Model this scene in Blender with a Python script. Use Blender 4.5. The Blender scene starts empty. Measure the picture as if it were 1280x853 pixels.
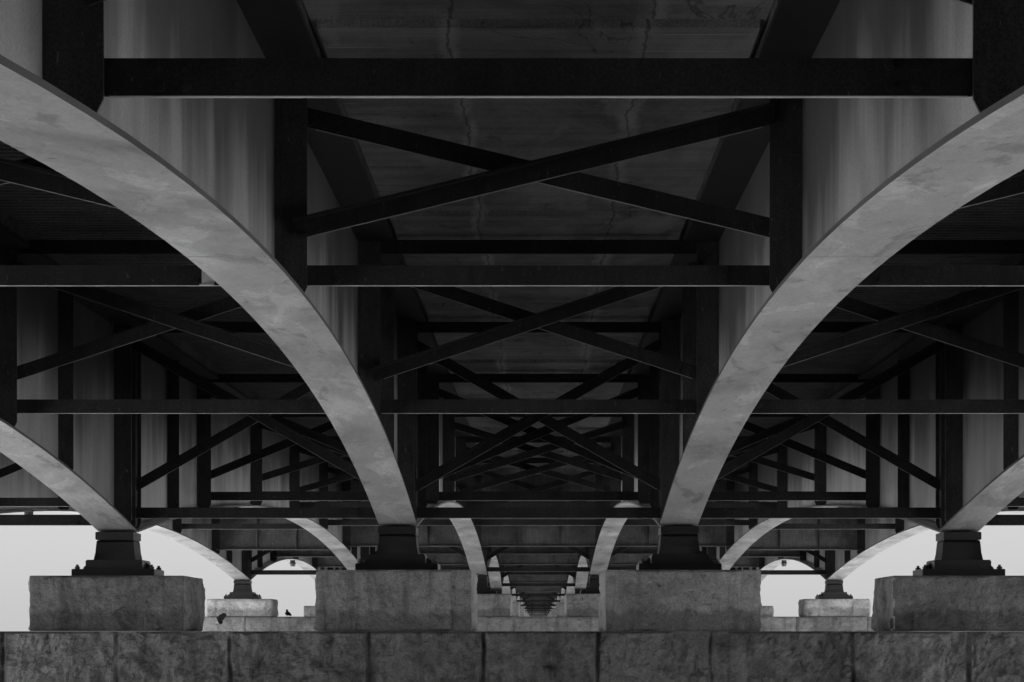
import bpy, bmesh, math, random
from mathutils import Vector, noise

random.seed(7)
S = bpy.context.scene
COL = S.collection
U = 3.0 / 350.0          # one lateral unit: 350 units = 3 m between girder lines
D = 30.0                 # metres from the viewer to the first pier
PIERS = [0.06, 1.0, 2.368, 3.33, 4.45, 5.6, 6.8, 8.0, 9.2, 10.4, 11.6, 12.8, 14.0]
PANELS = [4, 6, 4, 5, 5, 3, 3, 3, 3, 3, 3, 3]
LINES = [-2.5, -1.5, -0.5, 0.5, 1.5, 2.5]
FALL = {0.5: 0.0, 1.5: -7.0, 2.5: -15.0}
ORD = ['first', 'second', 'third', 'fourth', 'fifth', 'sixth', 'seventh', 'eighth', 'ninth', 'tenth', 'eleventh', 'twelfth',
       'thirteenth', 'fourteenth', 'fifteenth', 'sixteenth', 'seventeenth', 'eighteenth', 'nineteenth', 'twentieth']

KN = [(-3.2, -170), (-1.5, -110), (-.3, -57), (.28, -30), (.76, -10), (1, 0), (1.684, 24), (2.368, 36), (3.33, 47), (4.45, 57),
      (5.6, 67), (6.8, 76), (8, 84), (9.5, 93), (11, 101), (14, 112), (16, 117)]
def grade(d):
    """rise of the whole bridge along its length (a crest curve), in units"""
    n = len(KN)
    i = 0
    while i < n - 2 and d > KN[i + 1][0]:
        i += 1
    def m(k):
        a, b = KN[max(0, k - 1)], KN[min(n - 1, k + 1)]
        return (b[1] - a[1]) / (b[0] - a[0])
    (x0, y0), (x1, y1) = KN[i], KN[i + 1]
    h = x1 - x0; t = (d - x0) / h
    return ((2*t**3 - 3*t*t + 1) * y0 + (t**3 - 2*t*t + t) * h * m(i) + (-2*t**3 + 3*t*t) * y1 + (t**3 - t*t) * h * m(i + 1))

def flange_h(d, a, b):
    mid, half = (a + b) / 2, (b - a) / 2
    return grade(d) + 131 + (97 if a > .5 else 106) * (1 - ((d - mid) / half) ** 2)

# ------------------------------------------------------------------ materials (a monochrome place: every colour is a grey)
def new_mat(name):
    m = bpy.data.materials.new(name); m.use_nodes = True
    nt = m.node_tree; nt.nodes.clear()
    out = nt.nodes.new('ShaderNodeOutputMaterial'); b = nt.nodes.new('ShaderNodeBsdfPrincipled')
    nt.links.new(b.outputs[0], out.inputs[0])
    return m, nt, b

def coords(nt, sx=1, sy=1, sz=1):
    tc = nt.nodes.new('ShaderNodeTexCoord'); oi = nt.nodes.new('ShaderNodeObjectInfo')
    mu = nt.nodes.new('ShaderNodeMath'); mu.operation = 'MULTIPLY'; mu.inputs[1].default_value = 137.0
    nt.links.new(oi.outputs['Random'], mu.inputs[0])
    ad = nt.nodes.new('ShaderNodeVectorMath'); ad.operation = 'ADD'
    nt.links.new(tc.outputs['Object'], ad.inputs[0]); nt.links.new(mu.outputs[0], ad.inputs[1])
    mp = nt.nodes.new('ShaderNodeVectorMath'); mp.operation = 'MULTIPLY'; mp.inputs[1].default_value = (sx, sy, sz)
    nt.links.new(ad.outputs[0], mp.inputs[0])
    return mp.outputs[0]

def noise_tex(nt, vec, scale, detail=6, rough=.6, dist=0.0):
    n = nt.nodes.new('ShaderNodeTexNoise'); n.inputs['Scale'].default_value = scale; n.inputs['Detail'].default_value = detail
    n.inputs['Roughness'].default_value = rough; n.inputs['Distortion'].default_value = dist
    nt.links.new(vec, n.inputs['Vector'])
    return n.outputs['Fac']

def ramp(nt, fac, stops):
    r = nt.nodes.new('ShaderNodeValToRGB'); e = r.color_ramp.elements
    while len(e) > len(stops): e.remove(e[-1])
    while len(e) < len(stops): e.new(1.0)
    for el, (p, v) in zip(e, stops):
        el.position = p; el.color = (v, v, v, 1)
    nt.links.new(fac, r.inputs[0])
    return r.outputs[0]

def mix(nt, a, b, fac=1.0, mode='MULTIPLY'):
    m = nt.nodes.new('ShaderNodeMix'); m.data_type = 'RGBA'; m.blend_type = mode
    if isinstance(fac, float): m.inputs[0].default_value = fac
    else: nt.links.new(fac, m.inputs[0])
    for k, v in ((6, a), (7, b)):
        if isinstance(v, float): m.inputs[k].default_value = (v, v, v, 1)
        else: nt.links.new(v, m.inputs[k])
    return m.outputs[2]

def grit(nt, c, amount, scale=105):
    lo, hi = 1 - amount, 1 + amount
    return mix(nt, c, ramp(nt, noise_tex(nt, coords(nt), scale, 2, .6), [(.34, lo), (.66, hi)]))

def bump(nt, b, height, strength, dist):
    n = nt.nodes.new('ShaderNodeBump'); n.inputs['Strength'].default_value = strength; n.inputs['Distance'].default_value = dist
    nt.links.new(height, n.inputs['Height']); nt.links.new(n.outputs[0], b.inputs['Normal'])

def mat_web(base):
    m, nt, b = new_mat('weathered_girder_paint')
    blot = ramp(nt, noise_tex(nt, coords(nt), .5, 5, .55, .8), [(.28, base * .55), (.5, base), (.72, base * 1.2)])
    streak = ramp(nt, noise_tex(nt, coords(nt, 1, .55, .16), 1.3, 4, .5, 1.2), [(.30, .62), (.52, .98), (.70, 1.05)])
    fine = ramp(nt, noise_tex(nt, coords(nt, 1, 3.2, .4), 3, 4, .6, .6), [(.3, .93), (.6, 1.0)])
    drip = ramp(nt, noise_tex(nt, coords(nt, 1, 5.5, .16), 2.6, 3, .5, .3), [(.22, .75), (.32, 1.0)])
    grain = ramp(nt, noise_tex(nt, coords(nt), 60, 3, .7), [(.3, .9), (.7, 1.06)])
    c = mix(nt, mix(nt, mix(nt, blot, streak), mix(nt, fine, drip)), grain)
    # shade under the deck painted in, hanging from the top edge in uneven tongues
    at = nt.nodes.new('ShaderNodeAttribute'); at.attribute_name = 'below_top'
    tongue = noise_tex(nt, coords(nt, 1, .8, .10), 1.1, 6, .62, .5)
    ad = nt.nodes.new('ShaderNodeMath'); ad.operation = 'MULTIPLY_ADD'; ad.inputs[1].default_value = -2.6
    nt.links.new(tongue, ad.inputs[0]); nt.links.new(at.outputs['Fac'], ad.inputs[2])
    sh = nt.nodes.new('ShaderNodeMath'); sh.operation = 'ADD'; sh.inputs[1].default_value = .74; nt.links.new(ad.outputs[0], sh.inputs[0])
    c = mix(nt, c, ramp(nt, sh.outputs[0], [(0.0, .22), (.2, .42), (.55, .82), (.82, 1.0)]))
    c = grit(nt, c, .16)
    nt.links.new(c, b.inputs['Base Color']); b.inputs['Roughness'].default_value = .55
    bump(nt, b, noise_tex(nt, coords(nt), 40, 4), .12, .004)
    return m

def mat_flange(base):
    m, nt, b = new_mat('water_stained_flange_paint')
    cloud = ramp(nt, noise_tex(nt, coords(nt, 1.1, .30, 1), 1.25, 7, .62, .35), [(.30, base * .46), (.41, base * .78), (.49, base * .98), (.56, base * 1.02), (.66, base * 1.38)])
    patch = ramp(nt, noise_tex(nt, coords(nt, 1.7, .42, 1), 1.7, 6, .65, .6), [(.36, .66), (.415, 1.0), (.575, 1.0), (.60, 1.22)])
    swirl = noise_tex(nt, coords(nt, 1, .3, 1), 1.1, 3, .5, 3.0)
    ring = ramp(nt, swirl, [(.485, 1.0), (.497, .9), (.501, .9), (.515, 1.0)])
    fine = ramp(nt, noise_tex(nt, coords(nt, 3, .8, 3), 9, 5, .7), [(.3, .90), (.6, 1.03)])
    speck = ramp(nt, noise_tex(nt, coords(nt, 1, .4, 1), 22, 2, .5), [(.24, .5), (.30, 1.0)])
    gr = ramp(nt, noise_tex(nt, coords(nt), 70, 3, .7), [(.3, .92), (.7, 1.05)])
    c = mix(nt, mix(nt, mix(nt, mix(nt, mix(nt, cloud, patch), ring), fine), speck), gr)
    c = grit(nt, c, .12)
    nt.links.new(c, b.inputs['Base Color']); b.inputs['Roughness'].default_value = .5
    bump(nt, b, noise_tex(nt, coords(nt), 22, 5), .15, .006)
    return m

def mat_steel(name, base, rough=.5, spec=.25):
    m, nt, b = new_mat(name)
    a = ramp(nt, noise_tex(nt, coords(nt), 2.2, 6, .65), [(.3, base * .6), (.55, base), (.75, base * 1.3)])
    s = ramp(nt, noise_tex(nt, coords(nt, 5, 5, .6), 4, 5, .7), [(.28, .7), (.55, 1.0), (.8, 1.25)])
    chip = ramp(nt, noise_tex(nt, coords(nt, 3, 3, .8), 17, 3, .6), [(.66, 0.0), (.74, 1.0)])
    c = grit(nt, mix(nt, mix(nt, a, s), base * 3.2, chip, 'MIX'), .35)
    nt.links.new(c, b.inputs['Base Color']); b.inputs['Roughness'].default_value = rough
    b.inputs['Specular IOR Level'].default_value = spec
    bump(nt, b, noise_tex(nt, coords(nt), 50, 4), .2, .003)
    return m

def mat_stone(name, base, white_side=0, top=None):
    m, nt, b = new_mat(name)
    ti = nt.nodes.new('ShaderNodeAttribute'); ti.attribute_name = 'block_tint'
    a = ramp(nt, noise_tex(nt, coords(nt), 1.5, 9, .68, .5), [(.26, base * .42), (.44, base * .88), (.56, base * 1.02), (.74, base * 1.45)])
    pit = ramp(nt, noise_tex(nt, coords(nt, 1, 1, 1.6), 7, 8, .75, .8), [(.31, .28), (.43, .82), (.6, 1.0), (.72, 1.3)])  # dark pits in the colour stand for shade in the rock face
    g = ramp(nt, noise_tex(nt, coords(nt), 75, 3, .7), [(.3, .72), (.7, 1.18)])
    st = ramp(nt, noise_tex(nt, coords(nt, 2.0, 2.0, .22), 2.2, 5, .65, .5), [(.32, .58), (.5, 1.0)])
    crack = ramp(nt, noise_tex(nt, coords(nt, .6, .6, 1.3), 1.6, 6, .6, .9), [(.492, 1.0), (.499, .35), (.501, .35), (.507, 1.0)])
    few = ramp(nt, noise_tex(nt, coords(nt), .9, 2, .5), [(.60, 0.0), (.66, .7)])
    c = mix(nt, mix(nt, mix(nt, a, g), st), pit)
    c = mix(nt, c, crack, few)
    tn = nt.nodes.new('ShaderNodeMath'); tn.operation = 'ADD'; tn.inputs[1].default_value = 1.0
    nt.links.new(ti.outputs['Fac'], tn.inputs[0]); c = mix(nt, c, tn.outputs[0])
    tc = nt.nodes.new('ShaderNodeTexCoord'); sp = nt.nodes.new('ShaderNodeSeparateXYZ')
    nt.links.new(tc.outputs['Object'], sp.inputs[0])
    if top is None and 'pedestal' in name:      # tide of damp grime creeping up from the bed joint, with an uneven edge
        no = noise_tex(nt, coords(nt, 1.6, 1.6, 1.2), 2.4, 6, .62, .6)
        ad = nt.nodes.new('ShaderNodeMath'); ad.operation = 'MULTIPLY_ADD'; ad.inputs[1].default_value = -.36
        nt.links.new(no, ad.inputs[0]); nt.links.new(sp.outputs[2], ad.inputs[2])
        c = mix(nt, c, ramp(nt, ad.outputs[0], [(0.0, .6), (.06, 1.0)]))
    if white_side:          # the inward side of the block is whitened, with uneven gaps
        mu = nt.nodes.new('ShaderNodeMath'); mu.operation = 'MULTIPLY'; mu.inputs[1].default_value = white_side
        nt.links.new(sp.outputs[0], mu.inputs[0])
        no = noise_tex(nt, coords(nt, 3, 3, .5), 3, 5, .6)
        ad = nt.nodes.new('ShaderNodeMath'); ad.operation = 'MULTIPLY_ADD'; ad.inputs[1].default_value = .05
        nt.links.new(no, ad.inputs[0]); nt.links.new(mu.outputs[0], ad.inputs[2])
        k = ramp(nt, ad.outputs[0], [(.815, 0.0), (.83, 1.0)])
        hole = ramp(nt, noise_tex(nt, coords(nt, 2, 2, 1), 5, 5, .6), [(.3, .25), (.42, 1.0)])
        whiten = mix(nt, k, hole)
        c = mix(nt, c, .9, whiten, 'MIX')
        nt.links.new(mix(nt, .88, .3, whiten, 'MIX'), b.inputs['Roughness'])
        nt.links.new(mix(nt, .25, .8, whiten, 'MIX'), b.inputs['Specular IOR Level'])
    else:
        b.inputs['Roughness'].default_value = .88; b.inputs['Specular IOR Level'].default_value = .25
    c = grit(nt, c, .2)
    nt.links.new(c, b.inputs['Base Color'])
    bump(nt, b, noise_tex(nt, coords(nt), 11, 10, .72, .4), 1.0, .08)
    return m

def mat_concrete(name, base):
    m, nt, b = new_mat(name)
    a = ramp(nt, noise_tex(nt, coords(nt, 1, .4, 1), 1.1, 8, .66, .5), [(.28, base * .42), (.5, base), (.72, base * 1.45)])
    s = ramp(nt, noise_tex(nt, coords(nt, .16, 1.5, 1), 3, 6, .7), [(.32, .62), (.58, 1.08)])
    cr = ramp(nt, noise_tex(nt, coords(nt, 1, .3, 1), 1.0, 5, .6, .8), [(.492, 1.0), (.499, .45), (.501, .45), (.508, 1.0)])
    cr = mix(nt, 1.0, cr, ramp(nt, noise_tex(nt, coords(nt), .6, 2, .5), [(.48, 0.0), (.54, 1.0)]))
    pa = ramp(nt, noise_tex(nt, coords(nt, .9, .22, 1), 1.4, 5, .6, .4), [(.56, 0.0), (.60, 1.0)])
    c = mix(nt, mix(nt, a, s), cr)
    c = mix(nt, c, base * 1.6, mix(nt, pa, .45), 'MIX')
    # leached lime along two lengthwise construction joints
    tc = nt.nodes.new('ShaderNodeTexCoord'); sp = nt.nodes.new('ShaderNodeSeparateXYZ'); nt.links.new(tc.outputs['Object'], sp.inputs[0])
    for x0, w in ((-.47, .07), (.58, .09)):
        wob = nt.nodes.new('ShaderNodeMath'); wob.operation = 'MULTIPLY_ADD'; wob.inputs[1].default_value = .22; wob.inputs[2].default_value = -x0 - .11
        nt.links.new(noise_tex(nt, coords(nt, 1, .5, 1), 1.6, 5, .7), wob.inputs[0])
        su = nt.nodes.new('ShaderNodeMath'); su.operation = 'ADD'; nt.links.new(sp.outputs[0], su.inputs[0]); nt.links.new(wob.outputs[0], su.inputs[1])
        ab = nt.nodes.new('ShaderNodeMath'); ab.operation = 'ABSOLUTE'; nt.links.new(su.outputs[0], ab.inputs[0])
        band = ramp(nt, ab.outputs[0], [(0.0, 1.0), (w * .45, .8), (w, 0.0)])
        gaps = ramp(nt, noise_tex(nt, coords(nt, 2, .35, 1), 1.3, 4, .6), [(.42, 0.0), (.55, 1.0)])
        c = mix(nt, c, base * 2.0, mix(nt, mix(nt, band, gaps), .8), 'MIX')
        line = ramp(nt, ab.outputs[0], [(0.0, .4), (.006, .5), (.010, 1.0)])
        c = mix(nt, c, line)
    tick = ramp(nt, noise_tex(nt, coords(nt, .35, 7.0, 1), 2.2, 2, .4), [(.745, 0.0), (.765, 1.0)])
    c = mix(nt, c, base * 2.2, mix(nt, tick, .7), 'MIX')
    c = grit(nt, c, .28)
    nt.links.new(c, b.inputs['Base Color']); b.inputs['Roughness'].default_value = .9
    bump(nt, b, noise_tex(nt, coords(nt, .6, 2, 1), 12, 6, .65), .5, .03)
    return m

def mat_plain(name, base, rough):
    m, nt, b = new_mat(name)
    a = ramp(nt, noise_tex(nt, coords(nt), 6, 4, .6), [(.3, base * .75), (.7, base * 1.2)])
    nt.links.new(a, b.inputs['Base Color']); b.inputs['Roughness'].default_value = rough
    return m

def mat_water():
    m, nt, b = new_mat('silty_river_water')
    a = ramp(nt, noise_tex(nt, coords(nt, 1, 1, 1), .02, 4, .5), [(.35, WATER * .93), (.65, WATER * 1.05)])
    nt.links.new(a, b.inputs['Base Color']); b.inputs['Roughness'].default_value = .22
    bump(nt, b, noise_tex(nt, coords(nt, 1, 1, 1), .6, 5, .6), .35, .15)
    return m

WATER = .45
PAINT = .45
M = {
    'web': mat_web(PAINT), 'flange': mat_flange(.68), 'steel': mat_steel('shaded_bracing_paint', .035),  # bracing is the girder paint, darkened to stand for its shade
    'plate': mat_steel('shaded_stiffener_paint', .06), 'top': mat_steel('shaded_top_flange_paint', .025), 'dark_haunch': mat_concrete('dark_haunch_concrete', .11),  # stiffeners and top flanges darkened for shade; haunches a darker concrete
    'bearing': mat_steel('bearing_iron', .022, .28, .7),
    'stone': mat_stone('pier_granite', .46), 'block': mat_stone('pedestal_granite', .44),
    'block_lit': mat_stone('lit_pedestal_granite', 1.0),  # outer blocks of one pier painted lighter for the skylight they catch
    'pale_stone': mat_stone('pale_pier_granite', .62),
    'sawn_lit': mat_stone('lit_sawn_pedestal_side', 1.0, 0, 1),
    'block_left': mat_stone('white_sided_pedestal_granite_a', .64, 1), 'block_right': mat_stone('white_sided_pedestal_granite_b', .64, -1),
    'concrete': mat_concrete('deck_concrete', .27), 'plate_web': mat_steel('diaphragm_paint', .17), 'lit_edge': mat_plain('lit_edge_tone', .75, .45),
    'dim_lit_edge': mat_plain('dim_lit_edge_tone', .3, .5),  # both pale edge tones stand for light thrown up from the water
    'form': mat_steel('galvanised_form_sheet', .13, .6),
    'asphalt': mat_plain('asphalt', .05, .9), 'black': mat_plain('black_iron', .04, .6), 'glass': mat_plain('lamp_glass', .1, .15),
    'feather': mat_plain('dark_feathers', .012, .9), 'pale_feather': mat_plain('white_feathers', .75, .7), 'beak': mat_plain('horn', .12, .5),
    'water': mat_water(),
}

# ------------------------------------------------------------------ helpers
def obj(name, bm, m, parent=None, smooth=False):
    me = bpy.data.meshes.new(name)
    bmesh.ops.recalc_face_normals(bm, faces=bm.faces)
    bm.to_mesh(me); bm.free()
    me.materials.append(m)
    if smooth:
        for p in me.polygons: p.use_smooth = True
    o = bpy.data.objects.new(name, me); COL.objects.link(o)
    if parent: o.parent = parent
    return o

def tag(o, label, cat, group=None):
    o['label'] = label; o['category'] = cat
    if group: o['group'] = group
    return o

def thing(name, loc, label, cat, group=None):
    o = bpy.data.objects.new(name, None); COL.objects.link(o)
    o.empty_display_size = .2; o.location = loc
    return tag(o, label, cat, group)

KIDS = {}
def dup(root, loc, label, skip=()):
    r = root.copy(); COL.objects.link(r); r.location = loc; r['label'] = label
    def rec(src, dst):
        for ch in src.children:
            if ch.name in skip: continue
            c = ch.copy(); COL.objects.link(c); c.parent = dst
            rec(ch, c)
    rec(root, r)
    return r

def prism(bm, pts, axis, lo, hi):
    """close a polygon given in the two other axes and run it along axis from lo to hi"""
    def P(p, t):
        return {'x': (t, p[0], p[1]), 'y': (p[0], t, p[1]), 'z': (p[0], p[1], t)}[axis]
    a = [bm.verts.new(P(p, lo)) for p in pts]; b = [bm.verts.new(P(p, hi)) for p in pts]
    n = len(pts)
    bm.faces.new(a); bm.faces.new(b[::-1])
    for i in range(n): bm.faces.new((a[i], b[i], b[(i + 1) % n], a[(i + 1) % n]))

def box(bm, x0, x1, y0, y1, z0, z1):
    prism(bm, [(x0, y0), (x1, y0), (x1, y1), (x0, y1)], 'z', z0, z1)

def loft(bm, sections):
    """sections: list of equally long closed rings"""
    rows = [[bm.verts.new(p) for p in s] for s in sections]
    n = len(rows[0])
    for r, q in zip(rows, rows[1:]):
        for i in range(n): bm.faces.new((r[i], r[(i + 1) % n], q[(i + 1) % n], q[i]))
    bm.faces.new(rows[0][::-1]); bm.faces.new(rows[-1])

def tube(bm, p0, p1, r0, r1=None, n=10):
    p0, p1 = Vector(p0), Vector(p1); r1 = r0 if r1 is None else r1
    ax = (p1 - p0).normalized(); s = ax.orthogonal().normalized(); t = ax.cross(s)
    loft(bm, [[p + (s * math.cos(2*math.pi*i/n) + t * math.sin(2*math.pi*i/n)) * r for i in range(n)] for p, r in ((p0, r0), (p1, r1))])

def bevel(bm, w, seg=2):
    bmesh.ops.bevel(bm, geom=list(bm.edges), offset=w, segments=seg, affect='EDGES', clamp_overlap=True)

def frac(v, oct=5):
    return noise.fractal(v, .9, 2.1, oct)

def rough_block(bm, x0, x1, y0, y1, z0, z1, seed, amp=.03, margin=.0, cell=.05, flat_top=True):
    """a rock-faced stone: a finely divided box whose sides bulge and break unevenly inside a chiselled margin"""
    nx, ny, nz = (max(2, int(round((b - a) / cell))) for a, b in ((x0, x1), (y0, y1), (z0, z1)))
    verts = {}
    off = Vector((seed * 13.7, seed * 7.1, seed * 3.3))
    def V(i, j, k):
        key = (i, j, k)
        if key in verts: return verts[key]
        x, y, z = x0 + (x1 - x0) * i / nx, y0 + (y1 - y0) * j / ny, z0 + (z1 - z0) * k / nz
        p = Vector((x, y, z)); q = p + off
        def mask(*ds):
            d = min(ds)
            return min(1, .15 + d / .03)
        def ridge(d, on):
            """a chiselled draft: the field rises inside a margin strip along the upright edges"""
            if not margin or not on: return 1.0
            return .35 if d < margin - .02 else 1.25 if d < margin + .015 else 1.0
        dz = min(z - z0, z1 - z)
        w = q + Vector((frac(q * 1.3 + Vector((5, 0, 0)), 2), frac(q * 1.3 + Vector((0, 9, 0)), 2), frac(q * 1.3, 2))) * .25
        f = frac(w * 1.9, 4)
        f = (math.floor(f * 3.2) + min(1, ((f * 3.2) % 1) / .35)) / 3.2      # broken in shallow facets
        rel = amp * (.5 + .95 * f + .45 * frac(q * 8.0, 4) - .7 * max(0, .25 - abs(noise.noise(w * 3.1))))
        edge = .012 * (noise.noise(q * 5) - .3)
        n = Vector((0, 0, 0))
        if i in (0, nx): n.x = (1 if i else -1)
        if j in (0, ny): n.y = (1 if j else -1)
        if k in (0, nz): n.z = (1 if k else -1)
        faces_on = int(n.x != 0) + int(n.y != 0) + int(n.z != 0)
        if faces_on == 1:
            if n.x: p.x += n.x * rel * mask(min(y - y0, y1 - y), dz)
            elif n.y: p.y += n.y * rel * mask(min(x - x0, x1 - x), dz) * ridge(min(x - x0, x1 - x), True)
            else: p.z += n.z * (0 if flat_top else rel * .3)
        else:
            p -= Vector((n.x, n.y, n.z if not flat_top else n.z * .5)) * (.003 + max(0, edge) * 1.8 + .03 * max(0, noise.noise(q * 2.1 + Vector((3, 1, 8))) - .35))
        verts[key] = bm.verts.new(p)
        return verts[key]
    def Q(a, b, c, d): bm.faces.new((a, b, c, d))
    for i in range(nx):
        for j in range(ny):
            for k in (0, nz): Q(V(i, j, k), V(i+1, j, k), V(i+1, j+1, k), V(i, j+1, k))
        for k in range(nz):
            for j in (0, ny): Q(V(i, j, k), V(i+1, j, k), V(i+1, j, k+1), V(i, j, k+1))
    for j in range(ny):
        for k in range(nz):
            for i in (0, nx): Q(V(i, j, k), V(i, j+1, k), V(i, j+1, k+1), V(i, j, k+1))

LINE_NAME = {-2.5: 'outer left', -1.5: 'second left', -.5: 'inner left', .5: 'inner right', 1.5: 'second right', 2.5: 'outer right'}
BAY_NAME = {-2: 'far left', -1: 'left', 0: 'middle', 1: 'right', 2: 'far right'}

# ------------------------------------------------------------------ girders
def frames_of(i):
    a, b = PIERS[i], PIERS[i + 1]
    if i == 0: return [.2807, .5276, .771, b]
    return [a + (b - a) * k / PANELS[i] for k in range(1, PANELS[i])] + [b]

TOPF = 386.0
def build_girder(i):
    """one arched plate girder of span i, standing on the line X = 0; its origin is the near end of its lower flange"""
    a, b = PIERS[i], PIERS[i + 1]
    z0 = flange_h(a, a, b)
    N = 36 if i < 3 else 18
    g = .004
    ds = [a + (b - a) * k / N for k in range(N + 1)]
    yl = lambda d: (d - a) * D + (g if d == a else (-g if d == b else 0))
    low = lambda d: (flange_h(d, a, b) - z0) * U
    top = lambda d: (grade(d) + TOPF - z0) * U
    root = thing('arched_girder', (0, a * D, z0 * U), '', 'girder', 'arched steel girders of the bridge')
    FT = .023
    bm = bmesh.new()
    t = .009
    loft(bm, [[(-t, yl(d), low(d) + FT + .001), (t, yl(d), low(d) + FT + .001), (t, yl(d), top(d)), (-t, yl(d), top(d))] for d in ds])
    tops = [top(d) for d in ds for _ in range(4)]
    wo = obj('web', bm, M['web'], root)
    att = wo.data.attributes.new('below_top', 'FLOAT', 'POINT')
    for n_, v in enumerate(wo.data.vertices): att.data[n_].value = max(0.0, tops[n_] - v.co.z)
    bm = bmesh.new(); w = 23.5 * U
    loft(bm, [[(-w, yl(d), low(d)), (w, yl(d), low(d)), (w, yl(d), low(d) + FT), (-w, yl(d), low(d) + FT)] for d in ds])
    fl = obj('bottom_flange', bm, M['flange'], root)
    fl.data.materials.append(M['web'])            # edges face sideways, so the darker web colour stands for their shade
    for p in fl.data.polygons:
        if abs(p.normal.x) > .7: p.material_index = 1
    if i <= 2:
        for fr_ in (.415, .80):
            d = a + (b - a) * fr_; d2 = d + .0006
            bm = bmesh.new(); q = .0025
            loft(bm, [[(x, yl(d), low(d) + .002), (x, yl(d), low(d) - q), (x, yl(d2), low(d2) - q), (x, yl(d2), low(d2) + .002)] for x in (-23.4 * U, 23.4 * U)])
            obj('weld_seam', bm, M['flange'], root)
    bm = bmesh.new(); w = 34.5 * U
    loft(bm, [[(-w, yl(d), top(d) + .001), (w, yl(d), top(d) + .001), (w, yl(d), top(d) + .036), (-w, yl(d), top(d) + .036)] for d in ds])
    obj('top_flange', bm, M['top'], root)
    if i > 5: return root
    marks = frames_of(i)[:-1]
    step = (b - a) / PANELS[i]
    marks = [(d, .009) for d in marks] + [(a + (.13 if i < 2 else step / 2), .008), (b - (.127 if i < 2 else step / 2), .008), (a + .0012, .014), (b - .0012, .014)]
    if i <= 2: marks += [(a + .012, .014), (b - .012, .014)]
    for d, th in sorted(marks):
        for s in (-1, 1):
            bm = bmesh.new()
            # plate profile in (x, z) with a clipped foot; foot sits on the sloping flange
            zl = max(low(d - th / D), low(d + th / D)) + FT + .004; zt = top(d) - .003
            xi, xo = s * (t + .001), s * (17.6 if th == .008 else 22.5) * U
            c = s * .06
            pts = [(xi, zl + .03), (xi + s * .03, zl), (xo - c * .45, zl), (xo, zl + .055), (xo, zt), (xi, zt)]
            prism(bm, pts, 'y', yl(d) - th, yl(d) + th)
            o = obj('stiffener', bm, M['plate'], root)
    return root

NSP = len(PIERS) - 1
for i in range(NSP):
    a, b = PIERS[i], PIERS[i + 1]
    first = None
    z0 = flange_h(a, a, b) * U
    for ln in LINES:
        lab = ('pale arched plate girder of the %s span away from the viewer, %s line' % (ORD[i], LINE_NAME[ln]))
        loc = (ln * 3.0, a * D, z0 + FALL[abs(ln)] * U)
        if first is None:
            first = build_girder(i); first.location = loc; first['label'] = lab
        else:
            dup(first, loc, lab)

# ------------------------------------------------------------------ cross frames
def angle_bar(bm, p0, p1, h, th, leg, back=1):
    """an angle in the x-z plane from p0 to p1: an upright leg of height h facing the viewer, its other leg turned back along the top"""
    p0, p1 = Vector((p0[0], 0, p0[1])), Vector((p1[0], 0, p1[1]))
    ax = (p1 - p0).normalized(); up = Vector((-ax.z, 0, ax.x))
    if up.z < 0: up = -up
    sec = [(-h/2, 0), (h/2, 0), (h/2, leg), (h/2 - th, leg), (h/2 - th, th), (-h/2, th)]
    loft(bm, [[p + up * u_ + Vector((0, back * v, 0)) for u_, v in sec] for p in (p0, p1)])

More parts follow.
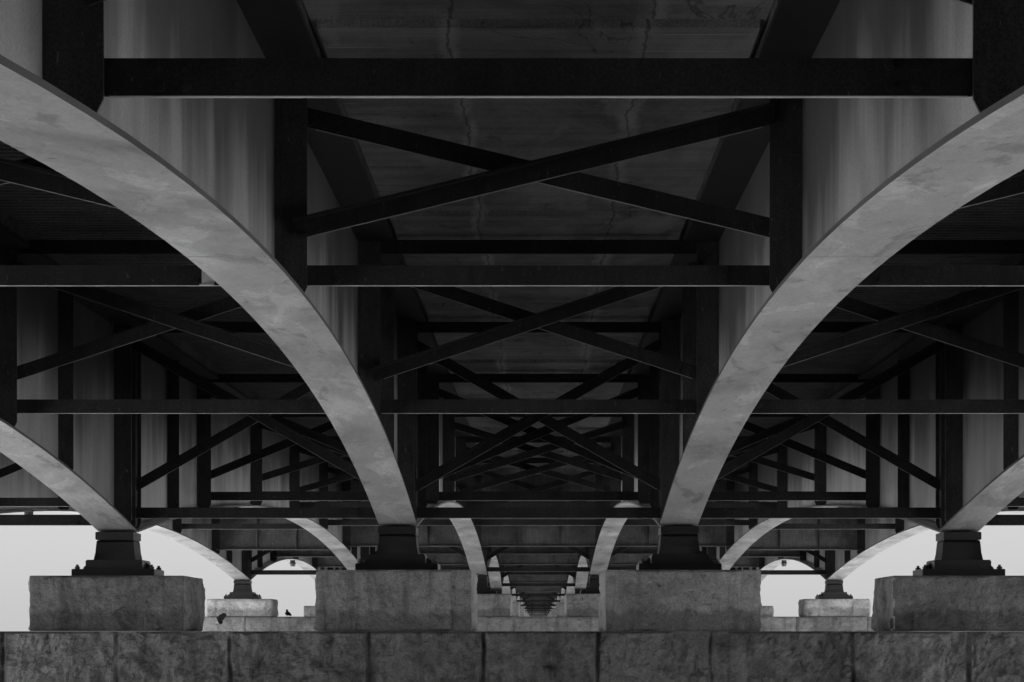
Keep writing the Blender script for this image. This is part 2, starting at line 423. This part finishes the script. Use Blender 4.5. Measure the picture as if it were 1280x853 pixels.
def build_frame(d, i, mirror=1):
    """X-braced frame across one bay, centred on X = 0; its origin is the middle of its lower strut"""
    a, b = PIERS[i], PIERS[i + 1]
    hb = flange_h(d, a, b) + (18 if d == b else 18 if i == 0 else 15)
    ht = grade(d) + 381
    root = thing('cross_frame', (0, d * D, hb * U), '', 'cross frame', 'X-braced cross frames between the girders')
    H = (ht - hb) * U
    h = 13.2 * U
    def part(name, p0, p1, y, hh, back=1, leg=.09, edge=True):
        bm = bmesh.new(); angle_bar(bm, p0, p1, hh, .016, leg, back)
        if d < 2.5:
            a0, a1 = Vector((p0[0], 0, p0[1])), Vector((p1[0], 0, p1[1])); ax = (a1 - a0).normalized()
            upv = Vector((-ax.z, 0, ax.x)); f = -1 if back > 0 else 1
            y0 = -.0005 if back > 0 else -.0165
            if back < 0: y0 = .0005
            for en, sg in ((a0, 1), (a1, -1)):
                for t in ((.05, .13, .21) if 'brace' in name else (.24, .32)):
                    for w in (-.28, .28):
                        c = en + ax * (sg * t) + upv * (hh * w)
                        yy = (-.012 if back > 0 else -.028)
                        tube(bm, (c.x, yy, c.z), (c.x, yy + .0115, c.z), .015, n=6)
        o = obj(name, bm, M['steel'], root); o.location = (0, y, 0)
        if edge and d < 3.4:              # thin pale strip added for the light caught along the lower edge
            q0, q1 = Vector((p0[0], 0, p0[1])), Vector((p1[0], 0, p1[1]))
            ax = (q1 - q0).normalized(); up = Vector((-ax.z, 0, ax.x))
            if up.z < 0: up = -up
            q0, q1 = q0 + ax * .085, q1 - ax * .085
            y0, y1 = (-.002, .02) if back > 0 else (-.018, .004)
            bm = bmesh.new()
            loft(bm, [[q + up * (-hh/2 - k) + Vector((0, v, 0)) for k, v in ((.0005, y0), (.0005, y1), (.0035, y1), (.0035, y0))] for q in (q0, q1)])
            obj('lit_edge_strip', bm, M['lit_edge' if 'strut' in name else 'dim_lit_edge'], o)
        return o
    e = 161 * U
    if d > 2.0 and d != b:               # from here on the frames between the piers are plated
        bm = bmesh.new(); box(bm, -e, e, -.006, .006, -.02, H + .06); obj('web_plate', bm, M['plate_web'], root)
        bm = bmesh.new(); box(bm, -e, e, -.14, .14, -.042, -.021); obj('bottom_flange', bm, M['plate_web'], root)
        for x in (-.45, .45):
            bm = bmesh.new(); box(bm, x - .008, x + .008, -.10, -.007, -.019, H + .06); obj('stiffener', bm, M['plate_web'], root)
        return root
    part('bottom_strut', (-e, 0), (e, 0), .022, h)
    part('top_strut', (-e, H), (e, H), .022, 13.5 * U, edge=False)
    xb = 160 * U * mirror
    lo, hi = 30 * U, H - 21 * U
    part('brace', (-xb, lo - .01), (xb * .97, hi), -.040, 12.5 * U, -1)
    part('brace', (xb, lo), (-xb * .97, hi), .026, 12.5 * U)
    return root

count = {bay: 0 for bay in BAY_NAME}
for i in range(NSP):
    fr = frames_of(i)
    if i == 0: fr = [PIERS[0]] + fr
    for d in fr:
        if d == PIERS[0]: continue
        protos = {}
        bays = (-2, -1, 0, 1, 2) if i <= 4 else (-1, 0, 1)
        for bay in bays:
            lab = 'dark X-braced steel frame across the %s bay, %s one away from the viewer' % (BAY_NAME[bay], '%s')
            k = count[bay]; count[bay] += 1
            o_word = ORD[k] if k < 20 else ORD_BIG(k) if False else None
            if o_word is None:
                tens = {2: 'twenty', 3: 'thirty', 4: 'forty', 5: 'fifty'}
                t, r = divmod(k + 1, 10)
                o_word = (tens[t] + '-' + ORD[r - 1]) if r else {2: 'twentieth', 3: 'thirtieth', 4: 'fortieth', 5: 'fiftieth'}[t]
            lab = lab % o_word
            z = (flange_h(d, PIERS[i], PIERS[i + 1]) + (18 if d == PIERS[i + 1] else 18 if i == 0 else 15)) * U
            loc = (bay * 3.0, d * D, z + (-9 * U if abs(bay) == 2 else 0))
            plated = d > 2.0 and d != PIERS[i + 1]
            side = -1 if (bay < 0 and not plated) else 1
            if side not in protos:
                protos[side] = o = build_frame(d, i, side); o.location = loc; o['label'] = lab
            else:
                o = dup(protos[side], loc, lab)
            if bay == -1 and abs(d - .5276) < 1e-6:      # a bright bolted clip on this strut
                bm = bmesh.new(); x0 = 132 * U; box(bm, x0 - .035, x0 + .035, .004, .016, -.055, .062)
                box(bm, x0 - .045, x0 + .03, -.03, .0035, -.062, -.056)
                obj('clip_angle', bm, M['lit_edge'], o)
            if plated:
                o['label'] = lab.replace('dark X-braced steel frame', 'plated steel cross beam')

# ------------------------------------------------------------------ piers, pedestals, bearings
def pier_top(k):
    return .6 if k == 1 else grade(PIERS[k]) + 8.5

WATER_Z = -4.2
def build_bearing():
    root = thing('bridge_bearing', (0, 0, 0), '', 'bearing', 'cast iron bearings on the stone pedestals')
    def part(name, f):
        bm = bmesh.new(); f(bm); return obj(name, bm, M['bearing'], root)
    z = lambda h: (h - 75.2) * U
    def b0(bm): box(bm, -51*U, 51*U, -.40, .40, 0, z(84.5)); bevel(bm, .006)
    part('base_plate', b0)
    def b1(bm):
        box(bm, -35*U, 35*U, -.33, .33, z(84.6), z(96)); bevel(bm, .01)
    part('bed_plate', b1)
    def b2(bm):
        r = lambda x, y, h: [(-x*U, -y, z(h)), (x*U, -y, z(h)), (x*U, y, z(h)), (-x*U, y, z(h))]
        loft(bm, [r(26, .27, 96.1), r(24.2, .25, 105), r(23, .24, 118), r(22.4, .22, 120.4)])
    part('rocker', b2)
    def b3(bm): box(bm, -23.4*U, 23.4*U, -.30, .30, z(120.8), z(130.6)); bevel(bm, .006)
    part('sole_plate', b3)
    for s in (-1, 1):                                   # slanting ribs beside the body
        bm = bmesh.new()
        prism(bm, [(s*35.5*U, z(84.7)), (s*43*U, z(84.7)), (s*43*U, z(87)), (s*35.5*U, z(93))], 'y', -.05, .05)
        obj('rib', bm, M['bearing'], root)
    for sx in (-1, 1):
        for sy in (-1, 1):
            bm = bmesh.new(); tube(bm, (sx*46*U, sy*.28, z(84.4)), (sx*46*U, sy*.28, z(90)), .016)
            o = obj('anchor_bolt', bm, M['bearing'], root)
            bm = bmesh.new(); tube(bm, (sx*46*U, sy*.28, z(84.9)), (sx*46*U, sy*.28, z(87.6)), .030, n=6)
            obj('nut', bm, M['bearing'], o)
    return root

bearing0 = None
PW, PD = 94 * U, .81
block_cache = {}
for k in range(1, len(PIERS)):
    d = PIERS[k]; gz = grade(d); pt = pier_top(k)
    for n, ln in enumerate(LINES):
        f = FALL[abs(ln)]
        ptop = (gz + 75.2 + f) * U
        loc = (ln * 3.0, d * D, ptop + .001)
        lab = 'dark iron bearing on the %s pier from the viewer, under the %s girder' % (ORD[k - 1], LINE_NAME[ln])
        if bearing0 is None:
            bearing0 = build_bearing(); bearing0.location = loc; bearing0['label'] = lab
        else: dup(bearing0, loc, lab)
        # stone block
        if k == 1 and abs(ln) > 2: pass
        near = k <= 2
        hgt = ptop - pt * U
        key = None if k == 1 else (k if near else 0, abs(ln))
        mm = M['block_left'] if ln == -.5 else M['block_right'] if ln == .5 else M['block_lit'] if (abs(ln) == 2.5 and k == 2) else M['block']
        if key in block_cache and key is not None and k > 2:
            o = bpy.data.objects.new('stone_pedestal', block_cache[key]); COL.objects.link(o)
        else:
            bm = bmesh.new()
            rough_block(bm, -PW, PW, -PD, PD, 0, hgt + (.10 if k > 2 else 0) , 3 + n + 10 * k, amp=.034, margin=.23 if k == 1 else .15 if k == 2 else 0,
                        cell=.022 if (k == 1 and abs(ln) < 2) else .05 if k == 2 else .12)
            o = obj('stone_pedestal', bm, mm, smooth=(k > 1))
            if k <= 2 and abs(ln) > 1:           # the two flanks of these blocks are sawn and painted paler for the light they catch
                o.data.materials.append(M['sawn_lit'])
                for p in o.data.polygons:
                    if abs(p.center.x) > PW - .05 and abs(p.normal.x) > .5: p.material_index = 1
            if k > 2: block_cache[key] = o.data
        o.location = (ln * 3.0, d * D, ptop - hgt - (.10 if k > 2 else 0) + .002)
        tag(o, 'squared granite block on the %s pier from the viewer, carrying the %s girder' % (ORD[k - 1], LINE_NAME[ln]), 'pedestal',
            'granite blocks under the bearings')

JOINTS = [5, 146, 288, 461, 605, 747, 889, 1066, 1210]
def build_pier(k):
    d = PIERS[k]; zt = pier_top(k) * U
    root = thing('stone_pier', (0, d * D, WATER_Z - .6), 'broad granite pier of rough blocks, %s one away from the viewer' % ORD[k - 1], 'pier', 'granite piers across the river')
    zb = WATER_Z - .6
    half = 9.4
    front = -.84
    if k == 1:
        xs = [(x - 673) * .972 * U for x in JOINTS]
        while xs[0] > -half + .9: xs.insert(0, xs[0] - random.choice((1.19, 1.22, 1.46)))
        while xs[-1] < half - .9: xs.append(xs[-1] + random.choice((1.19, 1.22, 1.46)))
    else:
        xs = [-half]
        rr = random.Random(k)
        while xs[-1] < half - 1.5: xs.append(xs[-1] + rr.uniform(1.3, 2.1))
        xs.append(half)
    H = .74
    bm = bmesh.new()
    nv = []; rt = random.Random(40 + k)
    for n in range(len(xs) - 1):
        nv.append(len(bm.verts))
        vis = k == 1 and xs[n + 1] > -5.8 and xs[n] < 5.9
        rough_block(bm, xs[n] + (.007 if k == 1 else .001), xs[n + 1] - (.007 if k == 1 else .001), front, -front, zt - H - zb, zt - zb, 200 + 31 * k + n, amp=.10 if k == 1 else .04,
                    cell=.024 if vis else .06 if k == 2 else .16 if k < 5 else .4)
    nv.append(len(bm.verts))
    cc = obj('coping_course', bm, M['pale_stone' if k == 2 else 'stone'], root, smooth=(k > 1))
    att = cc.data.attributes.new('block_tint', 'FLOAT', 'POINT')
    for n in range(len(nv) - 1):
        t = rt.uniform(-.22, .2)
        for q in range(nv[n], nv[n + 1]): att.data[q].value = t
    bm = bmesh.new()      # shaft below, drawn in a little, with pointed ends
    t0 = zt - H - .006 - zb
    def ring(e, z): return [(-half + e, -.8 + e * .4, z), (half - e, -.8 + e * .4, z), (half + .9 - e, 0, z), (half - e, .8 - e * .4, z), (-half + e, .8 - e * .4, z), (-half - .9 + e, 0, z)]
    loft(bm, [ring(-.25, 0), ring(.0, t0)])
    obj('shaft', bm, M['stone'], root)
    return root
for k in range(1, len(PIERS)): build_pier(k)

# far abutment closes the last span
bm = bmesh.new(); dd = 14.25 * D
zz = (grade(14.2) + 380) * U
box(bm, -10.5, 10.5, dd, dd + 3, WATER_Z - .6, zz)
tag(obj('bridge_end_wall', bm, M['stone']), 'dim stone abutment wall closing the far end of the bridge', 'abutment')

# unseen wall added behind the viewer to block light from the back
bm = bmesh.new(); zz = (grade(-.1) + 380) * U
box(bm, -10.2, 10.2, -4.0, -1.4, WATER_Z - .6, zz)
tag(obj('bridge_end_wall', bm, mat_stone('light_block_stone', .1)), 'unseen added wall at the near end of the bridge, blocking light from behind', 'abutment')

for s_, side in ((-1, 'left'), (1, 'right')):  # long walls added out of view to block low sky from behind
    bm = bmesh.new(); box(bm, min(s_*10.21, s_*140), max(s_*10.21, s_*140), -5.0, -1.6, WATER_Z - .6, 3.0)
    tag(obj('light_block_wall', bm, mat_stone('added_side_wall_stone', .2)), 'long added wall to the %s, blocking low skylight from behind the viewer' % side, 'light block')

# ------------------------------------------------------------------ deck
deck = thing('bridge_deck', (0, 0, 0), 'concrete bridge deck overhead with ribbed forms between the girders', 'bridge deck')
DS = [-3.0 + .1 * k for k in range(0, 173)]
SOF = 399.0
def strip(name, prof, m, ds=DS, parent=deck):
    bm = bmesh.new()
    loft(bm, [[(x * U, d * D, (grade(d) + h) * U) for x, h in prof] for d in ds])
    return obj(name, bm, m, parent)
strip('slab', [(-1130, SOF + 6.0), (1130, SOF + 6.0), (1130, SOF + 28), (0, SOF + 40), (-1130, SOF + 28)], M['concrete'])
strip('concrete_soffit', [(-141, SOF), (141, SOF), (141, SOF + 5.8), (-141, SOF + 5.8)], M['concrete'])
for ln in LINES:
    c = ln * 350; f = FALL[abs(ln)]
    strip('girder_haunch', [(c - 33, 391.5 + f * .9), (c + 33, 391.5 + f * .9), (c + 33.5, SOF + 5.7), (c - 33.5, SOF + 5.7)], M['dark_haunch'])
strip('road_surface', [(-1000, SOF + 30.5), (0, SOF + 40.6), (1000, SOF + 30.5), (1000, SOF + 34), (0, SOF + 45), (-1000, SOF + 34)], M['asphalt'])
for s in (-1, 1):
    strip('parapet', [(s * 1128, SOF + 28.2), (s * 1095, SOF + 28.4), (s * 1098, SOF + 150), (s * 1125, SOF + 150)], M['concrete'])
    strip('edge_beam', [(s * 1132, SOF - 8), (s * 1090, SOF - 8), (s * 1090, SOF + 5.8), (s * 1132, SOF + 5.8)], M['concrete'])
# corrugated permanent forms in the four side bays
def corrugated(bay):
    bm = bmesh.new()
    x0, x1 = (bay * 350 - 141.2) * U, (bay * 350 + 141.2) * U
    drop = -6 * (abs(bay) == 2)
    prev = None
    d = -.4
    while d < 6.9:
        for t, hh in ((0, 0.0), (.0019, 0.0), (.0027, 3.2), (.0046, 3.2)):
            q = d + t
            z = (grade(q) + SOF + drop - 1.0 + hh) * U
            v = (bm.verts.new((x0, q * D, z)), bm.verts.new((x1, q * D, z)))
            if prev: bm.faces.new((prev[0], prev[1], v[1], v[0]))
            prev = v
        d += .0054
    return obj('corrugated_form', bm, M['form'], deck)
for bay in (-2, -1, 1, 2): corrugated(bay)
# transverse haunches over the frames
for i in range(0, 6):
    for d in frames_of(i):
        bm = bmesh.new()
        zz = grade(d) * U
        pts = [(d*D - 1.0, zz + (SOF - 6.3)*U), (d*D + 1.0, zz + (SOF - 6.0)*U), (d*D + 1.1, zz + (SOF + 3.0)*U), (d*D - 1.04, zz + (SOF + 3.0)*U)]
        prism(bm, pts, 'x', -137*U, 137*U)
        obj('cross_haunch', bm, M['concrete'], deck)

# ------------------------------------------------------------------ small things
for i in (1, 2, 3):          # navigation lights hung under the crowns of the outer girders
    a, b = PIERS[i], PIERS[i + 1]; d = (a + b) / 2
    for s in (-1, 1):
        z = (flange_h(d, a, b) - 15) * U
        t = thing('navigation_lamp', (s * 7.5, d * D, z), 'small hanging lamp box under the %s outer girder, middle of the %s span' % ('left' if s < 0 else 'right', ORD[i]),
                  'lamp', 'lamps under the outer girders')
        bm = bmesh.new(); box(bm, -.07, .07, -.07, .07, -.05, -.002); obj('bracket', bm, M['black'], t)
        bm = bmesh.new(); tube(bm, (0, 0, -.05), (0, 0, -.10), .07, .11); obj('housing', bm, M['black'], t)
        bm = bmesh.new(); tube(bm, (0, 0, -.101), (0, 0, -.19), .09, .07); obj('lens', bm, M['glass'], t)
for s in (-1, 1):            # drain pipe coming down beside the outer girder
    d = 1.425; a, b = PIERS[1], PIERS[2]
    zt = (grade(d) + 395) * U; zb = (790 - 652) * d * U
    t = thing('drain_pipe', (s * 7.5 + s * .28, d * D, zb), 'dark drain pipe dropping past the %s outer girder of the second span' % ('left' if s < 0 else 'right'),
              'drain pipe', 'deck drain pipes')
    bm = bmesh.new(); tube(bm, (0, 0, 0), (0, 0, zt - zb), .07, n=14); obj('pipe', bm, M['black'], t)
    bm = bmesh.new(); tube(bm, (0, 0, .02), (0, 0, .09), .085, n=14); obj('collar', bm, M['black'], t)
    bm = bmesh.new(); box(bm, min(0, -s*.24), max(0, -s*.24), -.02, .02, (zt-zb)*.5, (zt-zb)*.5 + .05); obj('pipe_clip', bm, M['black'], t)

def bird_body(bm, L):
    secs = []
    for t, r, zz in ((0, .004, .0), (.06, .03, .01), (.2, .075, .0), (.42, .10, -.01), (.62, .085, .015), (.74, .055, .055), (.84, .058, .085), (.93, .045, .095), (1.0, .008, .085)):
        secs.append([((math.cos(a) * r) * L / .33, (t - .5) * L, zz * L / .33 + math.sin(a) * r * L / .33) for a in [2*math.pi*j/12 for j in range(12)]])
    loft(bm, secs)

def bird(name, loc, rot, label, wings):
    L = .30
    t = thing(name, loc, label, 'bird', 'pigeons on the second pier')
    t.rotation_euler = rot
    bm = bmesh.new(); bird_body(bm, L); obj('body', bm, M['feather'], t, True)
    if wings:
        bm = bmesh.new(); loft(bm, [[(math.cos(a) * r, y, -.055 + math.sin(a) * r * .6) for a in [2*math.pi*j/10 for j in range(10)]] for y, r in ((-.11, .01), (-.06, .05), (.0, .066), (.05, .05), (.09, .01))])
        obj('belly', bm, M['pale_feather'], t, True)
    bm = bmesh.new(); tube(bm, (0, .145, .075), (0, .185, .068), .011, .002, 8); obj('beak', bm, M['beak'], t)
    bm = bmesh.new()
    prism(bm, [(-.03, -.13), (.03, -.13), (.06, -.25), (-.06, -.25)], 'z', -.004, .006); obj('tail', bm, M['pale_feather'], t)
    for s in (-1, 1):
        bm = bmesh.new()
        if wings:
            pts = [(0, .09), (s*.13, .12), (s*.30, .02), (s*.33, -.10), (s*.24, -.08), (s*.15, -.09), (s*.06, -.08), (0, -.06)]
            prism(bm, pts, 'z', -.004, .008)
            o = obj('wing', bm, M['feather'], t)
            o.location = (s*.05, .0, .04); o.rotation_euler = (0, -s * math.radians(74), 0)
        else:
            pts = [(.07, -.01), (.0, .05), (-.13, .03), (-.2, -.0), (-.1, -.05), (.02, -.06)]
            prism(bm, pts, 'x', -.008, .008)
            o = obj('wing', bm, M['feather'], t); o.location = (s * .09, 0, .0)
        bm = bmesh.new(); tube(bm, (s*.03, -.0, -.08), (s*.03, .01, -.15), .008, .006, 8)
        tube(bm, (s*.03, .0, -.148), (s*.03, .06, -.15), .006, .003, 8)
        obj('leg', bm, M['beak'], t)
    return t
dd = 2.10
bird('flying_pigeon', ((274 - 673) * dd * U, dd * D, (790 - 777) * dd * U), (math.radians(35), math.radians(-25), math.radians(120)),
     'dark and white pigeon flapping in front of the second pier at the left', True)
fb = bpy.data.objects['flying_pigeon']
fb.scale = (.62, .62, .62)
from mathutils import Matrix
ya = Vector((-.80, -.25, .50)).normalized(); za = Vector((.50, -.1, .85)); xa = ya.cross(za).normalized(); za = xa.cross(ya)
fb.rotation_euler = Matrix((xa, ya, za)).transposed().to_euler()
dd = PIERS[2] - .015
bird('perched_pigeon', ((359.5 - 673) * dd * U, dd * D, pier_top(2) * U + .088), (math.radians(28), 0, math.radians(150)),
     'small dark pigeon standing on the bare coping of the second pier', False).scale = (.58, .58, .58)

# ------------------------------------------------------------------ water, sky, sun, camera
bm = bmesh.new()
R = 30000
vs = [bm.verts.new(p) for p in ((-R, -R, WATER_Z), (R, -R, WATER_Z), (R, R, WATER_Z), (-R, R, WATER_Z))]
bm.faces.new(vs)
wa = obj('river_water', bm, M['water']); wa['kind'] = 'structure'

ELEV, AZ = 74, -12       # the sun stands ahead of the viewer, along the bridge
W = bpy.data.worlds.new('World'); S.world = W; W.use_nodes = True
nt = W.node_tree; nt.nodes.clear()
sky = nt.nodes.new('ShaderNodeTexSky'); sky.sky_type = 'NISHITA'; sky.sun_disc = False
sky.sun_elevation = math.radians(ELEV); sky.sun_rotation = math.radians(AZ)
sky.air_density = 1.0; sky.dust_density = 1.4; sky.ozone_density = 1.0
bw = nt.nodes.new('ShaderNodeRGBToBW'); bg = nt.nodes.new('ShaderNodeBackground'); out = nt.nodes.new('ShaderNodeOutputWorld')
nt.links.new(sky.outputs[0], bw.inputs[0]); veil = nt.nodes.new('ShaderNodeMix'); veil.data_type = 'FLOAT'; veil.inputs[0].default_value = .72; veil.inputs[3].default_value = 4.4
nt.links.new(bw.outputs[0], veil.inputs[2]); nt.links.new(veil.outputs[0], bg.inputs[0]); nt.links.new(bg.outputs[0], out.inputs[0])
bg.inputs[1].default_value = .05
sl = bpy.data.lights.new('sun', 'SUN'); sl.energy = 5.0; sl.angle = math.radians(.5); sl.color = (1, 1, 1)
so = bpy.data.objects.new('sun', sl); COL.objects.link(so); so.rotation_euler = (-math.radians(90 - ELEV), 0, -math.radians(AZ))

cam = bpy.data.cameras.new('camera'); co = bpy.data.objects.new('camera', cam); COL.objects.link(co)
co.rotation_euler = (math.radians(90), 0, 0); co.location = (0, 0, 0)
cam.sensor_width = 36; cam.lens = 3500 * 36 / 1280
cam.shift_x = -(673 - 640) / 1280; cam.shift_y = (790 - 426.5) / 1280
cam.clip_start = .05; cam.clip_end = 60000
S.camera = co
S.view_settings.view_transform = 'Standard'; S.view_settings.look = 'None'; S.view_settings.gamma = 1
S.view_settings.exposure = 1.55
S.render.engine = 'CYCLES'
S.cycles.max_bounces = 8; S.cycles.diffuse_bounces = 6; S.cycles.glossy_bounces = 3
S.cycles.use_denoising = True; S.cycles.use_adaptive_sampling = False
S.cycles.caustics_reflective = True; S.cycles.sample_clamp_indirect = 4.0
